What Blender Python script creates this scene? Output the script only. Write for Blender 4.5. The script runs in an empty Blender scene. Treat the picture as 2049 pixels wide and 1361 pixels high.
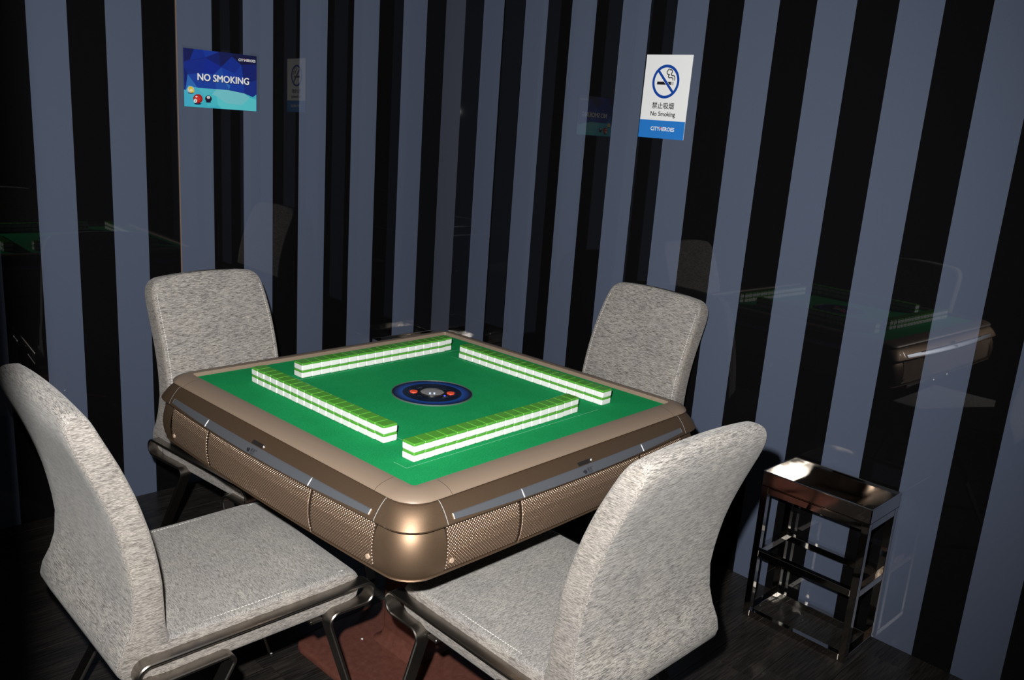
import bpy, bmesh, math, random
from mathutils import Vector, Matrix
random.seed(7)
SC = bpy.context.scene
COL = SC.collection
PI = math.pi

# ------------------------------------------------------------------ camera, world, light, exposure
CAM_LOC = Vector((-1.3838, -1.6499, 1.4687))
FWD = Vector((0.68907, 0.68332, -0.24139)).normalized()
RIGHT = Vector((0.71469, -0.69581, 0.07072))
RIGHT = (RIGHT - FWD * RIGHT.dot(FWD)).normalized()
UP = RIGHT.cross(FWD)
cam_data = bpy.data.cameras.new('camera')
cam = bpy.data.objects.new('camera', cam_data)
COL.objects.link(cam)
mw = Matrix.Identity(4)
for i, v in enumerate((RIGHT, UP, -FWD)):
    mw[0][i], mw[1][i], mw[2][i] = v
mw.translation = CAM_LOC
cam.matrix_world = mw
cam_data.sensor_fit = 'HORIZONTAL'
cam_data.sensor_width = 36.0
cam_data.lens = 1699.0 / 2049.0 * 36.0
cam_data.clip_start = 0.02
SC.camera = cam

world = bpy.data.worlds.new('world')
SC.world = world
world.use_nodes = True
world.node_tree.nodes['Background'].inputs[0].default_value = (0.75, 0.85, 1.0, 1)
world.node_tree.nodes['Background'].inputs[1].default_value = 0.012

# the camera's flash, a little above and to the left of the lens
fl = bpy.data.lights.new('flash', 'SPOT')
fl.energy = 372
fl.color = (1.0, 0.985, 0.96)
fl.shadow_soft_size = 0.016
fl.spot_size = math.radians(104)
fl.spot_blend = 1.0
flash = bpy.data.objects.new('flash', fl)
COL.objects.link(flash)
fm = mw @ Matrix.Rotation(math.radians(4), 4, 'Y') @ Matrix.Rotation(math.radians(4), 4, 'X')
fm.translation = CAM_LOC + UP * 0.125 - RIGHT * 0.07 + FWD * 0.02
flash.matrix_world = fm

vs = SC.view_settings
SC.display_settings.display_device = 'sRGB'
vs.view_transform = 'Standard'
vs.look = 'None'
vs.gamma = 1.0
vs.use_curve_mapping = False
vs.exposure = 0.0

# ------------------------------------------------------------------ materials
def mat(name, color=(.5, .5, .5), rough=.5, metal=0.0, coat=0.0, coat_rough=.03, spec=.5, ior=1.5, sheen=0.0, trans=0.0, alpha=1.0, emit=None, estr=0):
    m = bpy.data.materials.new(name)
    m.use_nodes = True
    b = m.node_tree.nodes['Principled BSDF']
    b.inputs['Base Color'].default_value = (*color, 1)
    b.inputs['Roughness'].default_value = rough
    b.inputs['Metallic'].default_value = metal
    b.inputs['Coat Weight'].default_value = coat
    b.inputs['Coat Roughness'].default_value = coat_rough
    b.inputs['Specular IOR Level'].default_value = spec
    b.inputs['IOR'].default_value = ior
    b.inputs['Sheen Weight'].default_value = sheen
    b.inputs['Transmission Weight'].default_value = trans
    b.inputs['Alpha'].default_value = alpha
    if emit:
        b.inputs['Emission Color'].default_value = (*emit, 1)
        b.inputs['Emission Strength'].default_value = estr
    return m

def nodes(m):
    return m.node_tree.nodes, m.node_tree.links, m.node_tree.nodes['Principled BSDF']

def tex_noise(m, scale, vec_scale=(1, 1, 1), detail=3, rough=.55, loc=(0, 0, 0)):
    n, l, b = nodes(m)
    tc = n.new('ShaderNodeTexCoord')
    mp = n.new('ShaderNodeMapping')
    mp.inputs['Scale'].default_value = vec_scale
    mp.inputs['Location'].default_value = loc
    l.new(tc.outputs['Object'], mp.inputs['Vector'])
    t = n.new('ShaderNodeTexNoise')
    t.inputs['Scale'].default_value = scale
    t.inputs['Detail'].default_value = detail
    t.inputs['Roughness'].default_value = rough
    l.new(mp.outputs[0], t.inputs['Vector'])
    return t

def ramp(m, src, stops):
    n, l, b = nodes(m)
    r = n.new('ShaderNodeValToRGB')
    e = r.color_ramp.elements
    e[0].position, e[0].color = stops[0][0], (*stops[0][1], 1)
    e[1].position, e[1].color = stops[1][0], (*stops[1][1], 1)
    for p, c in stops[2:]:
        x = e.new(p)
        x.color = (*c, 1)
    l.new(src, r.inputs['Fac'])
    return r

def bump(m, src, strength, dist):
    n, l, b = nodes(m)
    bn = n.new('ShaderNodeBump')
    bn.inputs['Strength'].default_value = strength
    bn.inputs['Distance'].default_value = dist
    l.new(src, bn.inputs['Height'])
    l.new(bn.outputs[0], b.inputs['Normal'])

def mixc(m, a, c, fac, mode='MIX'):
    n, l, b = nodes(m)
    x = n.new('ShaderNodeMix')
    x.data_type = 'RGBA'
    x.blend_type = mode
    if isinstance(fac, (int, float)):
        x.inputs['Factor'].default_value = fac
    else:
        l.new(fac, x.inputs['Factor'])
    l.new(a, x.inputs['A'])
    l.new(c, x.inputs['B'])
    return x.outputs['Result']

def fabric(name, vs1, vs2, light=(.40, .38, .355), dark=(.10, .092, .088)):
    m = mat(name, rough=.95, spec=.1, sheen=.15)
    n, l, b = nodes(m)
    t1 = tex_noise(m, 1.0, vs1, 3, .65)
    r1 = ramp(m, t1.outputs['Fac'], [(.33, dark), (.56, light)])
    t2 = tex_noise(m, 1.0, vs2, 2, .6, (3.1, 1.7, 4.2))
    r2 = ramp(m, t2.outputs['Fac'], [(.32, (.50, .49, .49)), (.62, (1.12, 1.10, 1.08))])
    t3 = tex_noise(m, 14.0, (1, 1, 1), 2)
    r3 = ramp(m, t3.outputs['Fac'], [(.3, (.88, .88, .89)), (.7, (1.06, 1.05, 1.02))])
    c = mixc(m, r1.outputs[0], r2.outputs[0], 1.0, 'MULTIPLY')
    c = mixc(m, c, r3.outputs[0], 1.0, 'MULTIPLY')
    l.new(c, b.inputs['Base Color'])
    bump(m, t1.outputs['Fac'], .5, .0012)
    return m

# melange fabric: threads run across the chair on the broad faces, fore and aft on the boxing
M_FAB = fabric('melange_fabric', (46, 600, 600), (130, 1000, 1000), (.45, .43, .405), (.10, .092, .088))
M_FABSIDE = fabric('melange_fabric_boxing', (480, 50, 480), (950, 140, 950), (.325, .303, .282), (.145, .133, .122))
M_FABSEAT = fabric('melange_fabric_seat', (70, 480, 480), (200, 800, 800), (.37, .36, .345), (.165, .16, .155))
M_STITCH = mat('stitch_thread', (.72, .70, .66), .8)
M_STEEL = mat('brushed_gunmetal', (.36, .33, .30), .30, 1.0)
_t = tex_noise(M_STEEL, 1.0, (30, 900, 900), 2)
bump(M_STEEL, _t.outputs['Fac'], .12, .0006)
M_CHROME = mat('polished_steel', (.62, .59, .55), .045, 1.0)
_t = tex_noise(M_CHROME, 9.0, (1, 1, 1), 3)
_r = ramp(M_CHROME, _t.outputs['Fac'], [(.42, (.03, .03, .03)), (.75, (.17, .17, .17))])
nodes(M_CHROME)[1].new(_r.outputs[0], nodes(M_CHROME)[2].inputs['Roughness'])

M_GLINTSTEEL = mat('glint_edge_steel', (.70, .68, .65), .26, 1.0)  # paler, rougher steel so the tray edges show a flash highlight
M_FELT = mat('green_felt', (.012, .27, .085), .95, spec=.03)
_t = tex_noise(M_FELT, 420, (1, 1, 1), 2)
_t2 = tex_noise(M_FELT, 7, (1, 1, 1), 4)
_r = ramp(M_FELT, _t.outputs['Fac'], [(.3, (.007, .215, .064)), (.7, (.014, .30, .096))])
_r2 = ramp(M_FELT, _t2.outputs['Fac'], [(.3, (.88, .90, .88)), (.7, (1.08, 1.06, 1.06))])
nodes(M_FELT)[1].new(mixc(M_FELT, _r.outputs[0], _r2.outputs[0], 1.0, 'MULTIPLY'), nodes(M_FELT)[2].inputs['Base Color'])
bump(M_FELT, _t.outputs['Fac'], .3, .0005)
M_SLOT = mat('slot_edge', (.16, .48, .30), .7)

M_RIM = mat('taupe_rim_plastic', (.215, .160, .118), .42, .1, spec=.4)
_t = tex_noise(M_RIM, 900, (1, 1, 1), 2)
bump(M_RIM, _t.outputs['Fac'], .08, .0004)

def bronze(name, c, rough, metal, coat):
    m = mat(name, c, rough, metal, coat, .06)
    t = tex_noise(m, 2600, (1, 1, 1), 1)
    r = ramp(m, t.outputs['Fac'], [(.35, tuple(x * .8 for x in c)), (.7, tuple(min(1, x * 1.25) for x in c))])
    nodes(m)[1].new(r.outputs[0], nodes(m)[2].inputs['Base Color'])
    return m
M_BRONZE = bronze('bronze_paint', (.205, .135, .086), .52, .85, .1)
M_GRILLE = bronze('bronze_grille', (.045, .029, .020), .5, .3, 0)
M_STUD = bronze('bronze_stud', (.37, .26, .185), .24, .85, 0)
M_SILVER = mat('silver_strip', (.30, .32, .36), .38, .8)
M_BRIGHT = mat('bright_chrome', (.9, .9, .9), .25, .6)
M_RIMSEAM = mat('rim_seam', (.05, .035, .027), .6)
M_JOINT = mat('bronze_joint', (.50, .36, .26), .45, .15)
M_DARKP = mat('dark_plastic', (.016, .014, .013), .35)
M_UNDER = mat('black_housing', (.01, .01, .01), .5)
M_BROWN = mat('brown_powder_coat', (.115, .042, .030), .25)
_t = tex_noise(M_BROWN, 60, (1, 1, 1), 3)
_r = ramp(M_BROWN, _t.outputs['Fac'], [(.3, (.10, .036, .026)), (.7, (.13, .050, .036))])
nodes(M_BROWN)[1].new(_r.outputs[0], nodes(M_BROWN)[2].inputs['Base Color'])
bump(M_BROWN, _t.outputs['Fac'], .1, .001)

M_TILEW = mat('tile_white', (.66, .67, .655), .22, spec=.5)
M_TILEG = mat('tile_green', (.074, .285, .032), .22, spec=.5)

def lacquer(name, c):
    m = mat(name, c, .6, 0, 1.0, .015, spec=0.0)
    t = tex_noise(m, 1200, (1, 1, 1), 1)
    r = ramp(m, t.outputs['Fac'], [(.3, tuple(x * .93 for x in c)), (.7, tuple(x * 1.07 for x in c))])
    nodes(m)[1].new(r.outputs[0], nodes(m)[2].inputs['Base Color'])
    return m
M_GREY = lacquer('grey_glass_stripe', (.085, .104, .155))
M_BLACK = lacquer('black_glass_stripe', (.0042, .0042, .0048))
M_PAPER = mat('matte_grey_strip', (.062, .070, .098), .85, spec=.05)
M_SEAM = mat('brown_seam', (.20, .135, .10), .5)
M_DUST = mat('dust_speck', (.45, .43, .40), .9)
M_WALLDARK = mat('dark_painted_jamb', (.02, .02, .022), .6)
M_CEIL = mat('dark_ceiling', (.05, .05, .055), .8)

M_WOOD = mat('black_stained_wood', (.02, .017, .015), .30, spec=.45)
_t = tex_noise(M_WOOD, 1.0, (9, 190, 190), 5, .65)
_t2 = tex_noise(M_WOOD, 1.0, (2.5, 14, 14), 3, .6)
_r = ramp(M_WOOD, _t.outputs['Fac'], [(.38, (.0115, .0105, .010)), (.70, (.046, .041, .037))])
_r2 = ramp(M_WOOD, _t2.outputs['Fac'], [(.3, (.55, .55, .55)), (.7, (1.25, 1.2, 1.15))])
nodes(M_WOOD)[1].new(mixc(M_WOOD, _r.outputs[0], _r2.outputs[0], 1.0, 'MULTIPLY'), nodes(M_WOOD)[2].inputs['Base Color'])
bump(M_WOOD, _t.outputs['Fac'], .25, .0012)

def clear(name, rough=.02, ior=1.45, tint=(1, 1, 1)):
    m = bpy.data.materials.new(name)
    m.use_nodes = True
    n, l = m.node_tree.nodes, m.node_tree.links
    n.remove(n['Principled BSDF'])
    tr, gl, lw, mx = n.new('ShaderNodeBsdfTransparent'), n.new('ShaderNodeBsdfGlossy'), n.new('ShaderNodeLayerWeight'), n.new('ShaderNodeMixShader')
    tr.inputs[0].default_value = (*tint, 1)
    gl.inputs['Roughness'].default_value = rough
    lw.inputs['Blend'].default_value = .5
    pw, fr = n.new('ShaderNodeMath'), n.new('ShaderNodeMath')
    pw.operation = 'POWER'
    pw.inputs[1].default_value = 4.5
    l.new(lw.outputs['Facing'], pw.inputs[0])
    fr.operation = 'MULTIPLY_ADD'
    fr.inputs[1].default_value = .6
    fr.inputs[2].default_value = ((ior - 1) / (ior + 1)) ** 2
    l.new(pw.outputs[0], fr.inputs[0])
    l.new(fr.outputs[0], mx.inputs[0])
    l.new(tr.outputs[0], mx.inputs[1])
    l.new(gl.outputs[0], mx.inputs[2])
    l.new(mx.outputs[0], n['Material Output'].inputs['Surface'])
    return m
M_ACRYL = clear('clear_acrylic')
M_WHITEP = mat('white_print', (.90, .905, .91), .35)
M_BLUEP = mat('blue_print', (.008, .060, .36), .35)
M_BAND = mat('band_blue_print', (.022, .20, .62), .35)
M_INK = mat('black_print', (.01, .01, .014), .4)
M_REDP = mat('red_print', (.65, .05, .03), .4)
M_VCOL = mat('poster_print', rough=.35)
_n, _l, _b = nodes(M_VCOL)
_a = _n.new('ShaderNodeVertexColor')
_a.layer_name = 'Col'
_l.new(_a.outputs[0], _b.inputs['Base Color'])

# centre console print: radial rings of blue on black
M_DISC = mat('console_print', (.004, .005, .01), .18, spec=.5)
_n, _l, _b = nodes(M_DISC)
_tc = _n.new('ShaderNodeTexCoord')
_len = _n.new('ShaderNodeVectorMath')
_len.operation = 'LENGTH'
_l.new(_tc.outputs['Object'], _len.inputs[0])
_mul = _n.new('ShaderNodeMath')
_mul.operation = 'MULTIPLY'
_mul.inputs[1].default_value = 1 / .105
_l.new(_len.outputs['Value'], _mul.inputs[0])
_r = ramp(M_DISC, _mul.outputs[0], [(.0, (.004, .004, .006)), (.735, (.006, .012, .03)), (.745, (.015, .075, .33)), (.82, (.010, .05, .24)), (.95, (.004, .008, .03)), (1.0, (.003, .004, .008))])
_l.new(_r.outputs[0], _b.inputs['Base Color'])
M_ORANGE = mat('orange_button', (.80, .085, .035), .35)
M_DOME = clear('clear_dome', .03, 1.4, (.9, .9, .92))
M_TRAYIN = mat('dice_tray', (.30, .29, .285), .5)
M_DICE = mat('dice_blue_white', (.55, .68, .80), .3)
M_LED = mat('blue_led', (.01, .01, .3), .3, emit=(.05, .06, 1.0), estr=1.6)
M_GREYINK = mat('console_marking', (.07, .09, .13), .5)
M_BLUELINE = mat('console_blue_line', (.012, .045, .14), .4)

# ------------------------------------------------------------------ helpers
def link(name, me, parent=None, m=None):
    o = bpy.data.objects.new(name, me)
    COL.objects.link(o)
    if parent:
        o.parent = parent
    if m:
        for x in (m if isinstance(m, (list, tuple)) else [m]):
            me.materials.append(x)
    return o

def obj(name, bm, m=None, parent=None, smooth=False, angle=None):
    bmesh.ops.recalc_face_normals(bm, faces=bm.faces)
    me = bpy.data.meshes.new(name)
    bm.to_mesh(me)
    bm.free()
    if smooth:
        me.polygons.foreach_set('use_smooth', [True] * len(me.polygons))
        if angle:
            try:
                me.set_sharp_from_angle(angle=math.radians(angle))
            except Exception:
                pass
    return link(name, me, parent, m)

def thing(name, label, cat, loc=(0, 0, 0), rz=0.0, group=None):
    o = bpy.data.objects.new(name, None)
    COL.objects.link(o)
    o.location = loc
    o.rotation_euler = (0, 0, rz)
    o.empty_display_size = .05
    o['label'] = label
    o['category'] = cat
    if group:
        o['group'] = group
    return o

def tag(o, label, cat, group=None):
    o['label'] = label
    o['category'] = cat
    if group:
        o['group'] = group
    return o

def box(bm, c, s, bev=0.0, seg=1, rot=None, mi=0):
    r = bmesh.ops.create_cube(bm, size=1.0)
    vv = r['verts']
    M = Matrix.Translation(Vector(c)) @ (rot.to_4x4() if rot else Matrix.Identity(4)) @ Matrix.Diagonal((*s, 1))
    bmesh.ops.transform(bm, matrix=M, verts=vv)
    faces = list({f for v in vv for f in v.link_faces})
    for f in faces:
        f.material_index = mi
    if bev:
        ed = list({e for v in vv for e in v.link_edges})
        bmesh.ops.bevel(bm, geom=ed, offset=bev, segments=seg, affect='EDGES', profile=.5)

def cyl(bm, c, r, h, n=24, r2=None, axis='Z', mi=0, caps=True):
    R = bmesh.ops.create_cone(bm, cap_ends=caps, segments=n, radius1=r, radius2=r if r2 is None else r2, depth=h)
    M = Matrix.Identity(4)
    if axis == 'X':
        M = Matrix.Rotation(PI / 2, 4, 'Y')
    elif axis == 'Y':
        M = Matrix.Rotation(PI / 2, 4, 'X')
    bmesh.ops.transform(bm, matrix=Matrix.Translation(Vector(c)) @ M, verts=R['verts'])
    for f in {f for v in R['verts'] for f in v.link_faces}:
        f.material_index = mi

def loft(bm, rings, cap=True, closed=True, loop=False):
    """rings: lists of points with equal count; quads between them."""
    vv = [[bm.verts.new(p) for p in r] for r in rings]
    n = len(rings[0])
    fs = []
    R = len(vv) if loop else len(vv) - 1
    for i in range(R):
        a, b = vv[i], vv[(i + 1) % len(vv)]
        for j in range(n if closed else n - 1):
            k = (j + 1) % n
            fs.append(bm.faces.new((a[j], a[k], b[k], b[j])))
    if cap and not loop:
        fs.append(bm.faces.new(vv[0][::-1]))
        fs.append(bm.faces.new(vv[-1]))
    return fs

def rrect(w, h, r, n=4):
    """rounded rectangle points, half sizes w,h"""
    r = min(r, w * .99, h * .99)
    pts = []
    for cx, cy, a0 in ((w - r, h - r, 0), (-w + r, h - r, PI / 2), (-w + r, -h + r, PI), (w - r, -h + r, 1.5 * PI)):
        for i in range(n + 1):
            a = a0 + PI / 2 * i / n
            pts.append((cx + r * math.cos(a), cy + r * math.sin(a)))
    return pts

def path_fillet(pts, rad, n=6):
    """2-D polyline with rounded corners -> list of points"""
    out = [Vector(pts[0])]
    for i in range(1, len(pts) - 1):
        p0, p, p1 = Vector(pts[i - 1]), Vector(pts[i]), Vector(pts[i + 1])
        r = rad[i - 1] if isinstance(rad, (list, tuple)) else rad
        d0, d1 = (p0 - p).normalized(), (p1 - p).normalized()
        ang = d0.angle(d1)
        t = r / math.tan(ang / 2)
        t = min(t, (p0 - p).length * .98, (p1 - p).length * .98)
        a, b = p + d0 * t, p + d1 * t
        rr = t * math.tan(ang / 2)
        cdir = (d0 + d1).normalized()
        c = p + cdir * (rr / math.sin(ang / 2))
        va, vb = a - c, b - c
        tot = va.angle(vb)
        s = 1 if va.x * vb.y - va.y * vb.x > 0 else -1
        for k in range(n + 1):
            th = s * tot * k / n
            out.append(c + Vector((va.x * math.cos(th) - va.y * math.sin(th), va.x * math.sin(th) + va.y * math.cos(th))))
    out.append(Vector(pts[-1]))
    return out

def strap(bm, path, thick, x0, x1, bev=.0022):
    """flat bar swept along a path in the y-z plane, its width along x from x0 to x1"""
    n = len(path)
    rings = []
    for i, p in enumerate(path):
        d = (path[min(i + 1, n - 1)] - path[max(i - 1, 0)]).normalized()
        nn = Vector((-d.y, d.x))
        h = thick / 2
        ring = []
        for (u, v) in ((x0 + bev, -h), (x1 - bev, -h), (x1, -h + bev), (x1, h - bev), (x1 - bev, h), (x0 + bev, h), (x0, h - bev), (x0, -h + bev)):
            q = p + nn * v
            ring.append((u, q.x, q.y))
        rings.append(ring)
    loft(bm, rings)

def text_mesh(name, body, size, m, parent=None, M=None, offset=0.0, extrude=0.0003, align='CENTER', xs=1.0, spacing=1.0, bold=0.0):
    cu = bpy.data.curves.new(name + '_curve', 'FONT')
    cu.body = body
    cu.size = size
    cu.align_x = align
    cu.align_y = 'CENTER'
    cu.offset = offset
    cu.extrude = extrude
    cu.space_character = spacing
    cu.resolution_u = 3
    to = bpy.data.objects.new(name + '_tmp', cu)
    COL.objects.link(to)
    dg = bpy.context.evaluated_depsgraph_get()
    me = bpy.data.meshes.new_from_object(to.evaluated_get(dg))
    bpy.data.objects.remove(to)
    bpy.data.curves.remove(cu)
    me.transform(Matrix.Diagonal((xs, 1, 1, 1)))
    if bold:
        # heavier strokes: the same outlines laid again a hair to each side
        bm = bmesh.new()
        for k, (dx, dy) in enumerate(((-bold, 0), (bold, 0), (0, bold * .6), (0, -bold * .6))):
            m2 = me.copy()
            m2.transform(Matrix.Translation((dx, dy, k * .00001)))
            bm.from_mesh(m2)
            bpy.data.meshes.remove(m2)
        bm.to_mesh(me)
        bm.free()
    if M:
        me.transform(M)
    me.name = name
    me.materials.clear()
    return link(name, me, parent, m)

# ------------------------------------------------------------------ room shell
WB_Y = 1.4451                                   # face of the wall behind the table
def wr_x(y):                                    # face of the wall on the right
    return 1.174 - (WB_Y - y) * .0080
ZT = 2.62

def striped_panel(name, pts, first_grey, nrm, parent, m=(M_GREY, M_BLACK), depth=.012):
    """a lacquered glass panel; pts = plan positions of the stripe edges, colours alternate"""
    bm = bmesh.new()
    n = Vector((nrm[0], nrm[1], 0)).normalized()
    P = [Vector((p[0], p[1], 0)) for p in pts]
    lo = [bm.verts.new((p.x, p.y, 0.0)) for p in P]
    hi = [bm.verts.new((p.x, p.y, ZT)) for p in P]
    for i in range(len(P) - 1):
        f = bm.faces.new((lo[i], lo[i + 1], hi[i + 1], hi[i]))
        f.material_index = 0 if (i % 2 == 0) == first_grey else 1
    ends = []
    for k in (0, -1):
        a = bm.verts.new((P[k].x - n.x * depth, P[k].y - n.y * depth, 0))
        b = bm.verts.new((P[k].x - n.x * depth, P[k].y - n.y * depth, ZT))
        f = bm.faces.new((lo[k], hi[k], b, a))
        f.material_index = 1
        ends.append((a, b))
    f = bm.faces.new((ends[0][0], ends[0][1], ends[1][1], ends[1][0]))
    f.material_index = 1
    f = bm.faces.new([*lo, ends[1][0], ends[0][0]])
    f.material_index = 1
    f = bm.faces.new([*hi, ends[1][1], ends[0][1]])
    f.material_index = 1
    return obj(name, bm, list(m), parent)

def structure(name, bm, m):
    o = obj(name, bm, m)
    o['kind'] = 'structure'
    return o

def empty_structure(name):
    o = bpy.data.objects.new(name, None)
    COL.objects.link(o)
    o['kind'] = 'structure'
    return o

bm = bmesh.new()
box(bm, (-.51, WB_Y + .075, ZT / 2), (3.4, .12, ZT))
wall_back = structure('wall_back', bm, M_WALLDARK)
SEAM_B = -.0467
eb = [-2.18, -2.06, -1.94, -1.82, -1.70, -1.58, -1.46, -1.34, -1.22, -1.10, -.985, -.87, -.755, -.638, -.5202, -.4001, -.2817, -.1628, SEAM_B]
striped_panel('glass_panel', [(x, WB_Y) for x in eb], True, (0, -1), wall_back)
eb2 = [SEAM_B + .004, .0872, .208, .3312, .4459, .5698, .6929, .8182, .9424, 1.0691, 1.174]
striped_panel('glass_panel', [(x, WB_Y + .0015) for x in eb2], True, (0, -1), wall_back)

bm = bmesh.new()
box(bm, (1.2525, -.40, ZT / 2), (.12, 3.56, ZT), rot=Matrix.Rotation(-.0080, 3, 'Z'))
wall_right = structure('wall_right', bm, M_WALLDARK)
SEAM_R = .1963
bm = bmesh.new()
box(bm, ((wr_x(WB_Y) + wr_x(1.3128)) / 2 + .0055, (WB_Y + 1.3128) / 2, ZT / 2), (.011, WB_Y - 1.3128 - .0004, ZT), rot=Matrix.Rotation(-.0080, 3, 'Z'))
structure('trim_2', bm, M_PAPER)
er = [1.3128, 1.1944, 1.069, .9426, .8154, .6879, .5635, .438, .3109, SEAM_R + .001]
striped_panel('glass_panel', [(wr_x(y), y) for y in er], False, (-1, .0080), wall_right)
er2 = [SEAM_R, .0692, -.0651, -.1914, -.3161, -.4416, -.5654, -.6906, -.8145, -.9409, -1.053, -1.18, -1.305, -1.43, -1.555, -1.68, -1.805, -1.93, -2.055, -2.17]
striped_panel('glass_panel', [(wr_x(y) - .0012, y) for y in er2], True, (-1, .0080), wall_right)

# thin brown seam strip between the two panels of the wall behind
bm = bmesh.new()
box(bm, (SEAM_B + .002, WB_Y - .0005, ZT / 2), (.0032, .006, ZT))
structure('trim_1', bm, M_SEAM)

# door jamb just left of the photographer: it shades the left edge of the picture
bm = bmesh.new()
box(bm, (-1.70, -1.04, ZT / 2), (.862, .06, ZT), .004)
structure('wall_left', bm, M_WALLDARK)

bm = bmesh.new()
box(bm, (-.45, -.35, ZT + .04), (3.6, 3.75, .08))
structure('ceiling', bm, M_CEIL)

# floor of dark stained boards running along x
bm = bmesh.new()
box(bm, (-.50, -.35, -.03), (3.5, 3.7, .05))
floor = structure('floor', bm, M_UNDER)
PW = .148
row = 0
y = -2.17
plank_cache = {}
while y < WB_Y - .01:
    y1 = min(y + PW, WB_Y + .004)
    x = -2.22 - random.random() * .9
    while x < 1.17:
        L = 1.22
        a, b = max(x, -2.22), min(x + L, 1.178)
        if b - a > .03:
            key = (round(b - a, 3), round(y1 - y, 3))
            if key not in plank_cache:
                bm = bmesh.new()
                box(bm, (0, 0, -.0025), (b - a - .0012, y1 - y - .0012, .005), .0006)
                bmesh.ops.recalc_face_normals(bm, faces=bm.faces)
                me = bpy.data.meshes.new('floor_board')
                bm.to_mesh(me)
                bm.free()
                me.materials.append(M_WOOD)
                plank_cache[key] = me
            o = link('floor_board', plank_cache[key], floor)
            o.location = ((a + b) / 2, (y + y1) / 2, random.uniform(-.0004, 0))
        x += L
    y = y1
    row += 1

# ------------------------------------------------------------------ mahjong table
HF = .7791
PHI = .042
TABLE = thing('mahjong_table', 'square bronze automatic mahjong table with green felt top and brown pedestal', 'table', (0, 0, 0), PHI)
TM = Matrix.Rotation(PHI, 4, 'Z')
def tw(x, y, z=0.0):
    return TM @ Vector((x, y, z + HF))

NS, NA = 28, 8                       # points per side, per corner arc
def outline(A, bow, R, z):
    """closed outline of a rounded square whose sides bulge by bow; returns dict segment->points.
    side k runs between two corners; order: side0 (y=-A, x from - to +), corner, side1 (x=+A) ..."""
    segs = []
    L = A - R
    for k in range(4):
        rot = Matrix.Rotation(k * PI / 2, 3, 'Z')
        side = []
        for i in range(NS + 1):
            t = -1 + 2 * i / NS
            side.append(rot @ Vector((t * L, -A - bow * (1 - t * t), z + HF)))
        arc = []
        for i in range(NA + 1):
            a = -PI / 2 + PI / 2 * i / NA
            arc.append(rot @ Vector((L + R * math.cos(a), -L + R * math.sin(a), z + HF)))
        segs.append((side, arc))
    return segs

def lerp(a, b, t):
    return a + (b - a) * t

def side_point(A, bow, R, z, s, out=0.0):
    """point on side 0 at along-coordinate s (metres) """
    L = A - R
    t = max(-1, min(1, s / L))
    if abs(s) <= L:
        return Vector((s, -A - bow * (1 - t * t) - out, z + HF))
    ex = abs(s) - L
    ex = min(ex, R * .999)
    a = math.acos(1 - 0) if ex == 0 else math.asin(ex / R)
    return Vector((math.copysign(L + R * math.sin(a) + out * math.sin(a), s), -L - R * math.cos(a) - out * math.cos(a), z + HF))

def prof_strip(bm, levels, s0, s1, n, closed=False, cap=False):
    """sweep a section (levels = (A,bow,R,z)) along side 0 from s0 to s1"""
    rings = []
    for i in range(n + 1):
        s = lerp(s0, s1, i / n)
        rings.append([side_point(*lv, s) for lv in levels])
    return loft(bm, rings, cap=cap, closed=closed)

def corner_piece(bm, levels, s0, closed=False, cap=False, n=14):
    """the corner between side 0 and side 1: from s0 on side 0 round to s0 on side 1"""
    rings = []
    r1 = Matrix.Rotation(PI / 2, 3, 'Z')
    per = []
    for lv in levels:
        A, bow, R, z = lv
        L = A - R
        pts = []
        for i in range(5):
            s = lerp(s0, L, i / 5)
            pts.append(side_point(A, bow, R, z, s))
        for i in range(NA + 1):
            a = -PI / 2 + PI / 2 * i / NA
            pts.append(Vector((L + R * math.cos(a), -L + R * math.sin(a), z + HF)))
        for i in range(5):
            s = lerp(-L, -s0, (i + 1) / 5)
            pts.append(r1 @ side_point(A, bow, R, z, s))
        per.append(pts)
    rings = [[p[i] for p in per] for i in range(len(per[0]))]
    return loft(bm, rings, cap=cap, closed=closed)

SIDE_ROT = [Matrix.Rotation(k * PI / 2, 4, 'Z') for k in range(4)]
def four(name, builder, m, smooth=True, angle=35, parent=TABLE, label=None):
    """one mesh built on side 0, shared by the four sides, each an object of its own"""
    bm = bmesh.new()
    builder(bm)
    o = obj(name, bm, m, parent, smooth, angle)
    objs = [o]
    for k in (1, 2, 3):
        c = o.copy()
        COL.objects.link(c)
        c.parent = parent
        c.rotation_euler = (0, 0, k * PI / 2)
        objs.append(c)
    if label:
        for c in objs:
            c['label'] = label
    return objs

# felt playing surface
bm = bmesh.new()
box(bm, (0, 0, HF - .006), (.894, .894, .012))
obj('playing_surface', bm, M_FELT, TABLE)

def trim_line(b, levels, s, w, out):
    rings = []
    for q in (-w / 2, w / 2):
        rings.append([side_point(*lv, s + q, out) for lv in levels])
    loft(b, rings, cap=False, closed=False)
RIM = [(.4455, 0, .006, -.004), (.4455, 0, .006, .0080), (.4468, 0, .010, .0102), (.4520, 0, .018, .0108), (.466, .000, .034, .0092), (.479, .001, .046, .0062),
       (.489, .001, .055, .0020), (.4945, .001, .060, -.0022), (.4962, .001, .061, -.0055), (.493, .001, .058, -.0088), (.470, 0, .036, -.0095), (.4455, 0, .006, -.0095)]
four('rim_rail', lambda b: prof_strip(b, RIM, -.3898, .3898, 20, True, True), M_RIM)
four('rim_corner', lambda b: corner_piece(b, RIM, .3903, True, True), M_RIM)

for s_ in (-.3905, .3905):
    four('rim_joint', lambda b: trim_line(b, RIM[1:9], s_, .0012, .0003), M_RIMSEAM)

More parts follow.
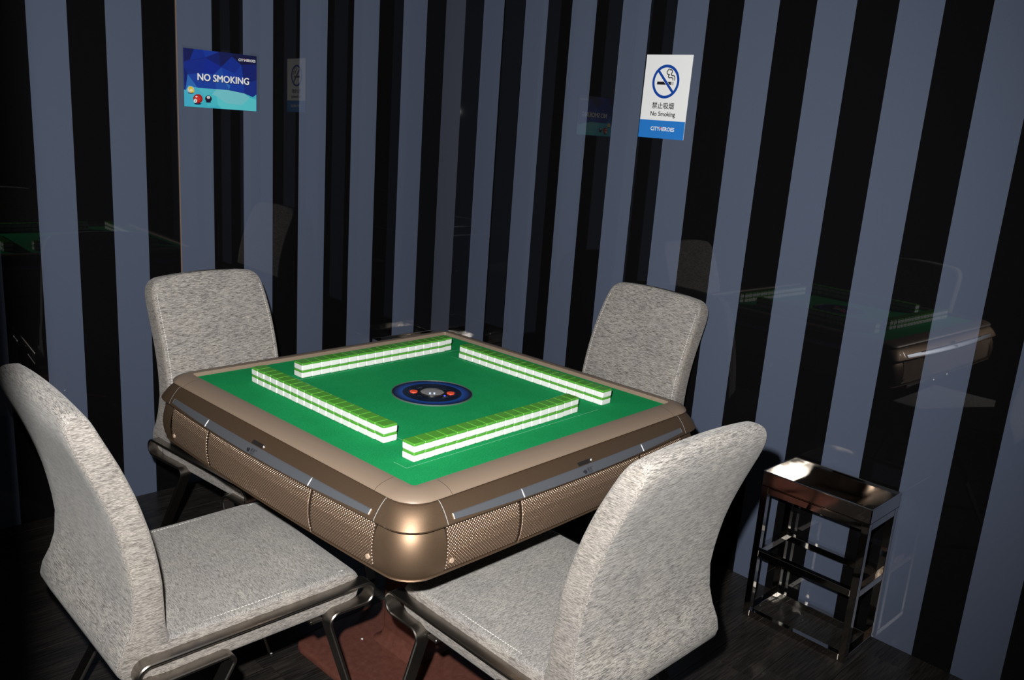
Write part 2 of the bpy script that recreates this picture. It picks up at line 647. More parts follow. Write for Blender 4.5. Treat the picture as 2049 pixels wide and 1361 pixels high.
SH = [(.480, .001, .052, -.0100), (.4880, .0015, .057, -.0105), (.4935, .003, .058, -.0135), (.4985, .005, .059, -.0185), (.5035, .0075, .060, -.0245), (.5080, .0100, .061, -.0310),
      (.5120, .0125, .062, -.0378), (.5155, .0145, .062, -.0445), (.5180, .0155, .062, -.0505), (.5170, .0155, .062, -.0540), (.5080, .0150, .058, -.0555)]
four('shoulder_panel', lambda b: prof_strip(b, SH, -.4195, .4195, 28), M_BRONZE)
four('shoulder_corner', lambda b: corner_piece(b, SH, .4205), M_BRONZE)

for s_ in (-.420, .420):
    four('seam_line', lambda b: trim_line(b, SH[1:9], s_, .0014, .0006), M_BRIGHT)

LOW = [(.4980, .0145, .059, -.0555), (.5030, .0145, .060, -.0572), (.5085, .0150, .062, -.0670), (.5130, .0150, .064, -.0800), (.5162, .0145, .066, -.0950), (.5178, .0135, .067, -.1130),
       (.5172, .0130, .068, -.1300), (.5150, .0120, .068, -.1440), (.5115, .0105, .067, -.1530), (.5075, .0100, .066, -.1575), (.500, .0090, .062, -.1600)]
four('lower_corner', lambda b: corner_piece(b, LOW, .4185), M_BRONZE)
LIP = [(.500, .0085, .062, -.1545), (.5110, .0100, .066, -.1552), (.5118, .0100, .066, -.1580), (.5070, .0095, .064, -.1625), (.490, .006, .060, -.1650), (.44, .002, .05, -.1660)]
def lip_ring(b):
    prof_strip(b, LIP, -.4185, .4185, 28)
    corner_piece(b, LIP, .4185)
four('bottom_lip', lip_ring, M_BRONZE)

# textured grille panels with rows of small pyramids
GR = [(.5040, .0145, .062, -.0570), (.5070, .0145, .062, -.0590), (.5100, .0150, .064, -.0700), (.5135, .0147, .066, -.0900), (.5145, .0137, .068, -.1150), (.5125, .0122, .068, -.1380),
      (.5090, .0102, .068, -.1550)]
def gr_at(z):
    for a, b in zip(GR[1:], GR[2:]):
        if b[3] <= z <= a[3]:
            t = (a[3] - z) / (a[3] - b[3])
            return tuple(lerp(a[i], b[i], t) for i in range(3))
    return GR[-1][:3]
def studs(b, s0, s1):
    pz, px = .0071, .0072
    zr = -.0625
    k = 0
    while zr > -.1515:
        n = int((s1 - s0 - .004) / px)
        off = (px / 2 if k % 2 else 0)
        for i in range(n):
            s = s0 + .002 + px * .5 + off + i * px
            if s + px / 2 > s1:
                continue
            rings = []
            for rad, o_ in ((.0031, .0002), (.0024, .0020)):
                ring = []
                for j in range(6):
                    z = max(-.1545, min(-.0592, zr + rad * math.sin(PI / 3 * j)))
                    ring.append(b.verts.new(side_point(*gr_at(z), z, s + rad * math.cos(PI / 3 * j), o_)))
                rings.append(ring)
            top = b.verts.new(side_point(*gr_at(zr), zr, s, .0029))
            for j in range(6):
                k2 = (j + 1) % 6
                b.faces.new((rings[0][j], rings[0][k2], rings[1][k2], rings[1][j]))
                b.faces.new((rings[1][j], rings[1][k2], top))
        zr -= pz / 2 * 1.02
        k += 1
for s0, s1 in ((-.4180, -.2155), (-.2145, .2145), (.2155, .4180)):
    gp = four('grille_panel', lambda b: prof_strip(b, GR, s0, s1, 20), M_GRILLE)
    bm = bmesh.new()
    studs(bm, s0, s1)
    o = obj('studs', bm, M_STUD, gp[0], True)
    o['kind'] = 'stuff'
    for q in gp[1:]:
        c = o.copy()
        COL.objects.link(c)
        c.parent = q
for s_ in (-.215, .215):
    four('panel_joint', lambda b: trim_line(b, [(A + .003, bo, R, z) for (A, bo, R, z) in GR], s_, .0016, .0008), M_JOINT)

# screws at the ends of each grille
def screw_bm(b, s):
    z = -.1330
    p = side_point(*gr_at(z), z, s, .002)
    cyl(b, p, .0062, .0042, 16, .0052, 'Y')
for s_ in (-.4025, .4025):
    four('screw', lambda b: screw_bm(b, s_), M_JOINT)

# silver lens-shaped strip on the shoulder with bright joints and lettering
def sh_eval(z):
    for a, b in zip(SH, SH[1:]):
        if b[3] <= z <= a[3]:
            t = (a[3] - z) / (a[3] - b[3]) if a[3] != b[3] else 0
            return tuple(lerp(a[i], b[i], t) for i in range(3))
    return SH[8][:3]
def strip_z(s):
    u = (s / .402) ** 2
    zt = lerp(-.0338, -.0348, u)
    zb = lerp(-.0495, -.0440, u)
    return zt, zb
def strip_bm(b, s0, s1, n=14, out=.0022):
    rings = []
    for i in range(n + 1):
        s = lerp(s0, s1, i / n)
        zt, zb = strip_z(s)
        r = []
        for j in range(6):
            z = lerp(zt, zb, j / 5)
            o = -.0005 if j in (0, 5) and False else out
            r.append(side_point(*sh_eval(z), z, s, o))
        r.append(side_point(*sh_eval(zb), zb - .0006, s, -.001))
        r.insert(0, side_point(*sh_eval(zt), zt + .0006, s, -.001))
        rings.append(r)
    loft(b, rings, cap=True, closed=True)
for s0, s1 in ((-.402, -.2158), (-.2142, .2142), (.2158, .402)):
    four('silver_strip', lambda b: strip_bm(b, s0, s1), M_SILVER, True, 40)
for s_, w_, o_ in ((-.215, .0011, .0030), (.215, .0011, .0030), (-.4024, .0003, .0022), (.4024, .0003, .0022)):
    four('strip_joint', lambda b: strip_bm(b, s_ - w_, s_ + w_, 1, o_), M_BRIGHT, False)

# a slot with a small white pin above the strip on every side
def slot_bm(b):
    z0, z1 = -.0255, -.0320
    rings = []
    for i in range(9):
        s = lerp(-.024, .020, i / 8)
        rings.append([side_point(*sh_eval(z), z, s, .0004) for z in (z0, -.0277, -.0299, z1)])
    loft(b, rings, cap=False, closed=False)
four('slot', slot_bm, M_DARKP)
def pin_bm(b):
    z = -.0285
    p = side_point(*sh_eval(z), z, .0225, .0006)
    r = bmesh.ops.create_icosphere(b, subdivisions=2, radius=.0034)
    bmesh.ops.transform(b, matrix=Matrix.Translation(p) @ Matrix.Diagonal((.8, .5, 1, 1)), verts=r['verts'])
four('pin', pin_bm, M_BRIGHT)

# maker's mark on the strip: three slanted bars, two characters and small capitals
def mark_matrix():
    z = -.0423
    p = side_point(*sh_eval(z), z, .0, .0030)
    a = side_point(*sh_eval(-.038), -.038, 0, .0030)
    b_ = side_point(*sh_eval(-.047), -.047, 0, .0030)
    up = (a - b_).normalized()
    x = Vector((1, 0, 0))
    n = x.cross(up)
    M = Matrix((x, up, n)).transposed().to_4x4()
    M.translation = p + n * .0004
    return M @ Matrix.Diagonal((1.05, 1.05, 1, 1))
MM = mark_matrix()
emblem_bars = []
def bars():
    for i, (x, y0, y1) in enumerate(((-.0200, -.0018, .0028), (-.0170, -.0048, .0040), (-.0140, -.0058, .0048), (-.0110, -.0044, .0040))):
        h = .0012
        b = bmesh.new()
        vs_ = [b.verts.new(MM @ Vector(q)) for q in ((x - h, y0 + .0012, 0), (x + h, y0, 0), (x + h, y1 - .0012, 0), (x - h, y1, 0))]
        b.faces.new(vs_)
        emblem_bars.append(obj('emblem_bar', b, M_INK, TABLE))
bars()
t2 = text_mesh('lettering', '雀友', .0088, M_INK, TABLE, MM @ Matrix.Translation((.0015, .0022, 0)), 0, 0)
t3 = text_mesh('lettering', 'TREYO', .0048, M_INK, TABLE, MM @ Matrix.Translation((.0018, -.0044, 0)), 0, 0)
t4 = text_mesh('lettering', '®', .004, M_INK, TABLE, MM @ Matrix.Translation((.0125, .0050, 0)), 0, 0)
for src in (t2, t3, t4, *emblem_bars):
    for k in (1, 2, 3):
        c = src.copy()
        COL.objects.link(c)
        c.parent = TABLE
        c.rotation_euler = (0, 0, k * PI / 2)

# inner body under the shoulder, black pan, post, collar, base plate
bm = bmesh.new()
for rg in ([(.485, .488, -.012), (.485, .500, -.05), (.485, .496, -.155), (.46, .46, -.1655)],):
    rings = [[Vector((p[0], p[1], z + HF)) for p in rrect(a, a, .075, 5)] for (_, a, z) in rg]
    loft(bm, rings)
obj('body_core', bm, M_UNDER, TABLE)
bm = bmesh.new()
rings = [[Vector((p[0], p[1], z)) for p in rrect(a, a, .08, 4)] for a, z in ((.43, .614), (.42, .585), (.30, .545), (.20, .515), (.16, .500))]
loft(bm, rings)
obj('machine_housing', bm, M_UNDER, TABLE, True, 40)
bm = bmesh.new()
rings = [[Vector((p[0] + .012, p[1] + .030, z)) for p in rrect(.072, .072, .012, 4)] for z in (.010, .51)]
loft(bm, rings)
obj('pedestal_post', bm, M_BROWN, TABLE, True, 40)
bm = bmesh.new()
rings = [[Vector((p[0] + .012, p[1] + .030, z)) for p in rrect(a, a, r, 5)] for a, r, z in ((.098, .030, .0155), (.098, .030, .019), (.092, .028, .024), (.080, .022, .032), (.074, .015, .050), (.0725, .012, .056))]
loft(bm, rings)
obj('post_collar', bm, M_BROWN, TABLE, True, 50)
bm = bmesh.new()
rings = [[Vector((p[0], p[1], z)) for p in rrect(a, a, .055, 7)] for a, z in ((.262, .0005), (.262, .012), (.259, .0155), (.252, .0175), (.2, .0180))]
loft(bm, rings)
obj('base_plate', bm, M_BROWN, TABLE, True, 50)

# thin edges of the tile lift slots in the felt
TWD, TLN, TTH = .03053, .0393, .02046
LX, LY0, FX0, FY, BX0, BY, GX, GY0 = -.341, -.2186, -.3565, -.3398, -.2179, .285, .2868, .2099
def slot_line(pts):
    bm = bmesh.new()
    for (a, b_) in zip(pts, pts[1:]):
        a, b_ = Vector((*a, HF + .0004)), Vector((*b_, HF + .0004))
        d = (b_ - a).normalized()
        n = Vector((-d.y, d.x, 0)) * .0007
        f = bm.faces.new([bm.verts.new(q) for q in (a - n, b_ - n, b_ + n, a + n)])
    o = obj('lift_slot_edge', bm, M_SLOT, TABLE)
L18 = 18 * TWD
slot_line([(FX0 - .030, FY + .028), (FX0 - .030, FY - .014), (FX0 + L18 + .06, FY - .014)])
slot_line([(BX0 - .022, BY + TLN), (BX0 - .010, BY - .008), (BX0 + L18 + .02, BY - .008)])
slot_line([(GX - .008, GY0 + .022), (GX - .008, GY0 - .12)])
slot_line([(LX + TLN + .01, LY0 - .020), (LX + TLN + .01, LY0 + .05)])

# centre console: disc print, bezel, dome with dice, two orange buttons, blue lamp
CX, CY = -.012, -.008
con = bpy.data.objects.new('console', None)
bm = bmesh.new()
cyl(bm, (0, 0, .0005), .105, .003, 72)
console = obj('console', bm, M_DISC, TABLE, True, 30)
console.location = (CX, CY, HF)
def ring_bm(b, r0, r1, z0, z1, n=72):
    prof = [(r0, z0), (r0, z1), (r1, z1), (r1, z0)]
    rings = []
    for i in range(n):
        a = 2 * PI * i / n
        rings.append([Vector((r * math.cos(a), r * math.sin(a), z)) for r, z in prof])
    loft(b, rings, loop=True)
bm = bmesh.new()
ring_bm(bm, .1048, .1066, 0, .0034)
obj('bezel', bm, mat('console_bezel', (.09, .12, .115), .45, .2), console)
# the orange buttons sit left and right of the dome as the camera sees it, on the table's diagonal
dg = math.radians(-43)
for sgn in (-1, 1):
    bm = bmesh.new()
    cyl(bm, (sgn * .0485 * math.cos(dg), sgn * .0485 * math.sin(dg), .0028), .0105, .0024, 28)
    obj('start_button', bm, M_ORANGE, console, True, 30)
bm = bmesh.new()
cyl(bm, (0, 0, .0024), .031, .0012, 40)
obj('dice_tray', bm, M_TRAYIN, console, True, 30)
bm = bmesh.new()
ring_bm(bm, .0305, .0335, .0015, .0042, 48)
obj('dome_ring', bm, M_DARKP, console, True, 30)
bm = bmesh.new()
rr_ = .030
rings = []
for i in range(1, 9):
    a = PI / 2 * i / 8
    rings.append([Vector((rr_ * math.sin(a) * math.cos(2 * PI * j / 32), rr_ * math.sin(a) * math.sin(2 * PI * j / 32), .0022 + .0085 * math.cos(a))) for j in range(32)])
loft(bm, rings)
obj('dome', bm, M_DOME, console, True)
for (dx, dy, rz) in ((-.016, -.010, .4), (-.007, -.016, 1.1)):
    bm = bmesh.new()
    box(bm, (0, 0, 0), (.0048, .0048, .0048), .0007)
    d = obj('die', bm, M_DICE, console)
    d.location = (dx, dy, .0055)
    d.rotation_euler = (0, 0, rz)
bm = bmesh.new()
cyl(bm, (.0085, -.0395, .0026), .0030, .0012, 12)
obj('status_lamp', bm, M_LED, console)
for a0 in (-43, 47, 137, 227):
    # bracket lines and small digit marks printed around the dome
    bm = bmesh.new()
    A0 = math.radians(a0)
    def arc_quad(r, a, b_, w, n=8, z=.0023):
        for i in range(n):
            t0, t1 = lerp(a, b_, i / n), lerp(a, b_, (i + 1) / n)
            bm.faces.new([bm.verts.new((q * math.cos(t), q * math.sin(t), z)) for q, t in ((r, t0), (r + w, t0), (r + w, t1), (r, t1))])
    for r_, a_, b_, w_ in ((.0615, A0 - .42, A0 + .42, .0008), (.0545, A0 + .46, A0 + .72, .0010), (.0545, A0 - .72, A0 - .46, .0010)):
        bm = bmesh.new()
        arc_quad(r_, a_, b_, w_)
        obj('bracket_line', bm, M_BLUELINE, console)
    R45 = Matrix.Rotation(A0 + PI / 4, 4, 'Z') @ Matrix.Translation((.0455, 0, .0024)) @ Matrix.Rotation(PI / 2, 4, 'Z')
    bm = bmesh.new()
    for (x, y) in ((-.006, 0), (0, .002), (.006, 0), (0, -.003)):
        vv = [bm.verts.new(R45 @ Vector((x + a, y + b_, 0))) for a, b_ in ((-.0022, -.0007), (.0022, -.0007), (.0022, .0007), (-.0022, .0007))]
        bm.faces.new(vv)
    obj('console_mark', bm, M_GREYINK, console)['kind'] = 'stuff'
for (ang, wdt) in ((-88, .016), (92, .014)):
    A0 = math.radians(ang - 43 + 43)
    Mx = Matrix.Rotation(math.radians(ang), 4, 'Z') @ Matrix.Translation((.0505, 0, .0024)) @ Matrix.Rotation(PI / 2, 4, 'Z')
    bm = bmesh.new()
    for x in (-.0065, .0, .006):
        vv = [bm.verts.new(Mx @ Vector((x + a, b_, 0))) for a, b_ in ((-.0024, -.0014), (.0024, -.0014), (.0024, .0014), (-.0024, .0014))]
        bm.faces.new(vv)
    obj('console_mark', bm, mat('console_caption', (.10, .10, .10), .5), console)['kind'] = 'stuff'

# ------------------------------------------------------------------ mahjong tiles: 4 rows x 18 x 2
def rbox_bm(bm, x0, x1, y0, y1, z0, z1, bev, seg=2):
    box(bm, ((x0 + x1) / 2, (y0 + y1) / 2, (z0 + z1) / 2), (x1 - x0, y1 - y0, z1 - z0), bev, seg)
def tile_mesh():
    w, l, t = TWD * .988 / 2, TLN / 2, TTH * .996
    zs = t * .735
    bm = bmesh.new()
    prof = []
    r = .0026
    def ring(inset, z, rc):
        return [Vector((p[0], p[1], z)) for p in rrect(w - inset, l - inset, rc, 3)]
    rings = [ring(r, 0, r), ring(r * .3, r * .25, r), ring(0, r, r * 1.1), ring(0, zs, r * 1.1)]
    loft(bm, rings)
    bmesh.ops.recalc_face_normals(bm, faces=bm.faces)
    me = bpy.data.meshes.new('mahjong_tile')
    bm.to_mesh(me)
    bm.free()
    me.polygons.foreach_set('use_smooth', [p.area < 6e-5 for p in me.polygons])
    me.materials.append(M_TILEW)
    bm = bmesh.new()
    rings = [ring(0, zs, r * 1.1), ring(0, t - r * .75, r * 1.1), ring(r * .3, t - r * .2, r), ring(r * .9, t, r * .8)]
    loft(bm, rings)
    bmesh.ops.recalc_face_normals(bm, faces=bm.faces)
    mg = bpy.data.meshes.new('green_back')
    bm.to_mesh(mg)
    bm.free()
    mg.polygons.foreach_set('use_smooth', [p.area < 6e-5 for p in mg.polygons])
    mg.materials.append(M_TILEG)
    return me, mg
TILE_ME, BACK_ME = tile_mesh()
ORD = ['first', 'second', 'third', 'fourth', 'fifth', 'sixth', 'seventh', 'eighth', 'ninth', 'tenth', 'eleventh', 'twelfth', 'thirteenth',
       'fourteenth', 'fifteenth', 'sixteenth', 'seventeenth', 'eighteenth']
tile0 = link('mahjong_tile', TILE_ME)
back0 = link('green_back', BACK_ME, tile0)
first_tile = [True]
def put_tile(x, y, rz, layer, label, group):
    if first_tile[0]:
        t, b = tile0, back0
        first_tile[0] = False
    else:
        t = tile0.copy()
        COL.objects.link(t)
        b = back0.copy()
        COL.objects.link(b)
        b.parent = t
    p = tw(x, y, .0002 + layer * TTH)
    t.location = p
    t.rotation_euler = (0, 0, PHI + rz)
    tag(t, label, 'mahjong tile', group)
rows = [
    # name, origin, direction of the row, across direction, where counting starts
    ('left', 'near', lambda i: (LX + TLN / 2, LY0 + (i + .5) * TWD), PI / 2),
    ('front', 'near', lambda i: (FX0 + (i + .5) * TWD, FY + TLN / 2), 0),
    ('back', 'left', lambda i: (BX0 + (i + .5) * TWD, BY + TLN / 2), 0),
    ('right', 'far', lambda i: (GX + TLN / 2, GY0 - (i + .5) * TWD), PI / 2),
]
ROWNAME = {'left': 'left-hand', 'front': 'nearest right-hand', 'back': 'far left', 'right': 'far right-hand'}
for rn, end, fn, rz in rows:
    for i in range(18):
        for layer in (0, 1):
            x, y = fn(i)
            j = random.uniform(-.0005, .0005)
            if rn in ('left', 'right'):
                x += j
                if rn == 'right' and layer == 1:
                    y -= .0006
                    x += .0005
                if rn == 'left' and i == 0:
                    x += .0008
            else:
                y += j
                if rn == 'back' and i == 17:
                    y += .0045
                if rn == 'front' and i >= 16:
                    y += .002 * (i - 15)
            lay = 'top' if layer else 'bottom'
            lab = f'green-backed white tile, {ORD[i]} from the {end} end of the {ROWNAME[rn]} row, {lay} layer'
            put_tile(x, y, rz, layer, lab, f'mahjong tiles in the {ROWNAME[rn]} row')

# ------------------------------------------------------------------ upholstered chairs
def section_xy(yf, yr, hw, z, dz_crown=0.0, r=.014, nx=8):
    """closed section of the back at height z: front face bulges, corners rounded"""
    pts = []
    cy, hy = (yf + yr) / 2, abs(yf - yr) / 2
    r = min(r, hy * .95, hw * .5)
    def add(x, y):
        k = 1 - (x / max(hw, 1e-6)) ** 2
        pts.append(Vector((x, y, z + dz_crown * k)))
    for i in range(4):
        a = PI / 2 * i / 3
        add(hw - r + r * math.cos(a), cy + hy - r + r * math.sin(a))
    for i in range(1, nx):
        add(lerp(hw - r, -hw + r, i / nx), cy + hy)
    for i in range(4):
        a = PI / 2 + PI / 2 * i / 3
        add(-hw + r + r * math.cos(a), cy + hy - r + r * math.sin(a))
    for i in range(4):
        a = PI + PI / 2 * i / 3
        add(-hw + r + r * math.cos(a), cy - hy + r + r * math.sin(a))
    for i in range(1, nx):
        add(lerp(-hw + r, hw - r, i / nx), cy - hy)
    for i in range(4):
        a = 1.5 * PI + PI / 2 * i / 3
        add(hw - r + r * math.cos(a), cy - hy + r + r * math.sin(a))
    return pts

BACK = [  # z, y front, y rear, half width
    (.392, -.195, -.232, .216), (.398, -.185, -.255, .223), (.410, -.182, -.276, .227), (.428, -.182, -.289, .229), (.446, -.185, -.2925, .230), (.470, -.190, -.286, .230),
    (.500, -.197, -.270, .229), (.535, -.198, -.259, .2275), (.590, -.198, -.257, .221), (.630, -.203, -.262, .2195), (.663, -.209, -.268, .2185), (.700, -.218, -.276, .2180),
    (.737, -.229, -.287, .2175), (.770, -.240, -.299, .2170), (.800, -.252, -.311, .2165), (.830, -.265, -.324, .2155), (.855, -.277, -.335, .2145), (.875, -.2865, -.3425, .2130),
    (.890, -.2935, -.3470, .2108), (.902, -.2985, -.3490, .2075), (.912, -.303, -.3495, .2025), (.920, -.3070, -.3485, .1965), (.926, -.3110, -.3465, .189), (.9305, -.3155, -.343, .181), (.933, -.321, -.338, .173)]
BACK = [(z + (.010 if z > .84 else .010 * max(0, (z - .60) / .24)), a, b, c) for z, a, b, c in BACK]
def back_at(z):
    for a, b in zip(BACK, BACK[1:]):
        if a[0] <= z <= b[0]:
            t = (z - a[0]) / (b[0] - a[0])
            return [lerp(a[i], b[i], t) for i in (1, 2, 3)]
    return list(BACK[-1][1:])
def crown(z):
    return .010 * max(0, min(1, (z - .80) / .13))

def dashes(bm, pts, pitch=.0075, length=.0048, w=.0010, th=.0005):
    """short stitches along a polyline of (point, normal)"""
    acc = 0
    for (p, n), (q, _) in zip(pts, pts[1:]):
        d = q - p
        L = d.length
        if L < 1e-6:
            continue
        dn = d / L
        s = acc
        while s < L:
            c = p + dn * s
            x = dn * length / 2
            yv = n.cross(dn).normalized() * w
            zv = n * th
            v = [bm.verts.new(c + a) for a in (-x - yv, x - yv, x + yv, -x + yv)]
            u = [bm.verts.new(c + a * .8 + zv) for a in (-x - yv, x - yv, x + yv, -x + yv)]
            bm.faces.new(u)
            for j in range(4):
                bm.faces.new((v[j], v[(j + 1) % 4], u[(j + 1) % 4], u[j]))
            s += pitch
        acc = s - L

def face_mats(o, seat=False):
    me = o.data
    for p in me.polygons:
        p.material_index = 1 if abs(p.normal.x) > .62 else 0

RX0, RX1 = .2220, .2600
RAILZ = .4510
def make_chair(label, loc, rz):
    t = thing('chair', label, 'chair', loc, rz, 'grey fabric chairs around the mahjong table')
    # back
    bm = bmesh.new()
    rings = [section_xy(yf, yr, hw, z, crown(z), .009) for z, yf, yr, hw in BACK]
    loft(bm, rings)
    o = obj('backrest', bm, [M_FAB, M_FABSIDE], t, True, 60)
    face_mats(o)
    bk = o
    for s in (-1, 1):
        fr, re = [], []
        z = .482
        while z < .912:
            yf, yr, hw = back_at(z)
            fr.append((Vector((s * (hw - .016), yf + .0001, z + crown(z) * .13)), Vector((0, 1, 0))))
            re.append((Vector((s * (hw - .002), yr + .0105, z + crown(z) * .02)), Vector((s, 0, 0))))
            z += .012
        for ln in (fr, re[-10:]):
            bm = bmesh.new()
            dashes(bm, ln)
            obj('stitching', bm, M_STITCH, bk)['kind'] = 'stuff'
    # seat cushion, lofted front to back
    bm = bmesh.new()
    HWS = .2325
    rings = []
    for y_, zt, zb, hw in ((-.232, .466, .402, .225), (-.228, .472, .395, .230), (-.20, .4765, .390, HWS), (-.10, .4750, .390, HWS), (.00, .4740, .390, HWS), (.10, .4755, .390, HWS),
                           (.18, .4765, .391, HWS), (.215, .4745, .394, .231), (.236, .467, .400, .227), (.246, .456, .409, .220), (.250, .442, .422, .212)):
        w, h = hw, (zt - zb) / 2
        rings.append([Vector((p[0], y_, (zt + zb) / 2 + p[1])) for p in rrect(w, h, .016, 4)])
    # finer subdivisions across for smooth shading
    loft(bm, rings)
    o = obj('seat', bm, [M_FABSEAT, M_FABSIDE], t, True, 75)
    face_mats(o)
    st = o
    for s in (-1, 1):
        ln = [(Vector((s * (HWS - .0215), y_, .4755 - .0012 + abs(y_) * .004)), Vector((0, 0, 1))) for y_ in [(-.17 + .02 * i) for i in range(20)]]
        bm = bmesh.new()
        dashes(bm, ln)
        obj('stitching', bm, M_STITCH, st)['kind'] = 'stuff'
    # straps of flat bar: rail with a loop at each end, each loop turning back and down into a leg
    th = .008
    for s in (-1, 1):
        x0, x1 = (RX0, RX1) if s > 0 else (-RX1, -RX0)
        zl = RAILZ - .049
        rail = path_fillet([(-.090, zl + .004), (-.264, zl + .001), (-.264, RAILZ), (.262, RAILZ), (.262, zl), (.172, zl + .002)], [.0225, .0225, .0225, .0225], 8)
        bm = bmesh.new()
        strap(bm, rail, th, x0, x1)
        obj('side_rail', bm, M_STEEL, t, True, 40)
        fleg = path_fillet([(.172, zl + .002), (.142, zl + .002), (.268, .004)], [.026], 8)
        bm = bmesh.new()
        strap(bm, fleg, th, x0, x1)
        obj('leg', bm, M_STEEL, t, True, 40)
        rleg = path_fillet([(-.090, zl + .004), (-.064, zl + .004), (-.300, .004)], [.026], 8)
        bm = bmesh.new()
        strap(bm, rleg, th, x0, x1)
        obj('leg', bm, M_STEEL, t, True, 40)
    for y_ in (-.10, .13):
        bm = bmesh.new()
        box(bm, (0, y_, .3855), (.462, .030, .008), .001)
        obj('cross_bar', bm, M_STEEL, t)
    return t

def copy_thing(root, label, loc, rz):
    r = root.copy()
    COL.objects.link(r)
    r.location = loc
    r.rotation_euler = (0, 0, rz)
    r['label'] = label
    for ch in list(root.children):
        c = ch.copy()
        COL.objects.link(c)
        c.parent = r
        for g in ch.children:
            d = g.copy()
            COL.objects.link(d)
            d.parent = c
    return r
chair = make_chair('grey fabric chair at front right, its rear facing the camera, beside the mirrored side table', (-.088, -.546, 0), 0)
copy_thing(chair, 'grey fabric chair in the left foreground, its back cut off by the left edge', (-.606, .022, 0), -PI / 2)
copy_thing(chair, 'grey fabric chair behind the table on the left, below the blue sign', (-.140, .645, 0), PI + math.radians(6)).scale.x = .93
copy_thing(chair, 'grey fabric chair behind the table on the right, below the white sign', (.778, .115, 0), PI / 2 - .05)

# ------------------------------------------------------------------ mirrored side tables
def side_table(label, x0, x1, y0, y1):
    cx, cy = (x0 + x1) / 2, (y0 + y1) / 2
    t = thing('side_table', label, 'side table', (cx, cy, 0), 0, 'mirror-finish steel side tables')
    a, b = (x1 - x0) / 2, (y1 - y0) / 2
    tb = .0215
    for sx in (-1, 1):
        for sy in (-1, 1):
            bm = bmesh.new()
            box(bm, (sx * (a - tb / 2), sy * (b - tb / 2), .2245), (tb, tb, .447), .0012)
            obj('leg', bm, M_CHROME, t)
    for z, nm in ((.0110, 'bottom_bar'), (.2230, 'middle_bar'), (.4365, 'top_bar')):
        for s in (-1, 1):
            bm = bmesh.new()
            box(bm, (0, s * (b - tb / 2), z), (2 * a - 2 * tb, tb, tb), .0012)
            obj(nm, bm, M_CHROME, t)
            bm = bmesh.new()
            box(bm, (s * (a - tb / 2), 0, z), (tb, 2 * b - 2 * tb, tb), .0012)
            obj(nm, bm, M_CHROME, t)
    # tray on top: mirrored floor and four thin walls
    bm = bmesh.new()
    zt, zb, th = .4960, .4490, .0040
    box(bm, (0, 0, zb + .002), (2 * a + .003, 2 * b + .003, .004), .0005)
    for s in (-1, 1):
        box(bm, (s * (a + .0015 - th / 2), 0, (zt + zb) / 2), (th, 2 * b + .003, zt - zb), .0016, 2)
        box(bm, (0, s * (b + .0015 - th / 2), (zt + zb) / 2), (2 * a + .003, th, zt - zb), .0016, 2)
    tr = obj('tray', bm, M_CHROME, t)
    bm = bmesh.new()  # rim ring added on the tray edge for a bright highlight line
    prof = []
    for ins, z in ((.0000, zt - .0010), (.0000, zt + .0004), (.0012, zt + .0012), (.0034, zt + .0012), (.0046, zt + .0004), (.0046, zt - .0010)):
        prof.append([Vector((p[0], p[1], z)) for p in rrect(a + .0019 - ins, b + .0019 - ins, .004, 2)])
    loft(bm, prof, cap=False, loop=True)
    obj('tray_glint_rim', bm, M_GLINTSTEEL, tr, True, 50)
    return t
side_table('mirror-finish steel side table with open frame, standing by the right wall beside the front chair', .9400, 1.1430, -.8260, -.4850)
corner_table = side_table('mirror-finish steel side table in the room corner, mostly hidden behind the mahjong table', .8280, 1.1650, 1.2350, 1.4410)

# ------------------------------------------------------------------ signs
# poster local frame: x across, y up, z out of the wall
def wall_matrix(origin, xdir, nrm):
    x = Vector(xdir).normalized()
    n = Vector(nrm).normalized()
    y = n.cross(x)
    M = Matrix((x, y, n)).transposed().to_4x4()
    M.translation = origin
    return M

SW, SH_ = .2825, .2010
M1 = wall_matrix(Vector((.1195, WB_Y - .0005, 1.5625)), (1, 0, 0), (0, -1, 0))
s1 = thing('no_smoking_sign', 'blue landscape no smoking sign with pool balls, above the left rear chair', 'sign')
s1.matrix_world = M1
bm = bmesh.new()
box(bm, (.004, .0035, .0010), (SW + .014, SH_ + .010, .0014), .0004)
obj('clear_sleeve', bm, M_ACRYL, s1)

def c2u(px, py):
    """measured on an enlarged view of the sign: to fractions of its width and height"""
    u = (px - 225) / 1240
    v = (py - (150 + 112 * u)) / (985 - 55 * u)
    return u, v
def hexlin(r, g, b):
    f = lambda c: ((c / 255 + .055) / 1.055) ** 2.4 if c > 10 else c / 255 / 12.92
    return (f(r), f(g), f(b), 1)
bm = bmesh.new()
lay = bm.loops.layers.float_color.new('Col')
zc = [0.0022]
def poly(pts, col, uv=False):
    zc[0] += .00003
    vv = []
    cols = col if isinstance(col, list) else [col] * len(pts)
    for p in pts:
        u, v = p if uv else c2u(*p)
        u, v = min(1, max(0, u)), min(1, max(0, v))
        vv.append(bm.verts.new(((u - .5) * SW, (.5 - v) * SH_, zc[0])))
    try:
        f = bm.faces.new(vv)
    except ValueError:
        return
    for l, c in zip(f.loops, cols):
        l[lay] = hexlin(*c)
D1, D2, B1, B2, B3, B4 = (22, 28, 88), (20, 34, 112), (20, 48, 146), (24, 58, 160), (30, 76, 172), (46, 112, 190)
T1, T2, T3, T4 = (84, 196, 212), (66, 190, 210), (120, 206, 216), (92, 210, 218)
poly([(0, 0), (1, 0), (1, 1), (0, 1)], [D2, D2, B2, B2], True)
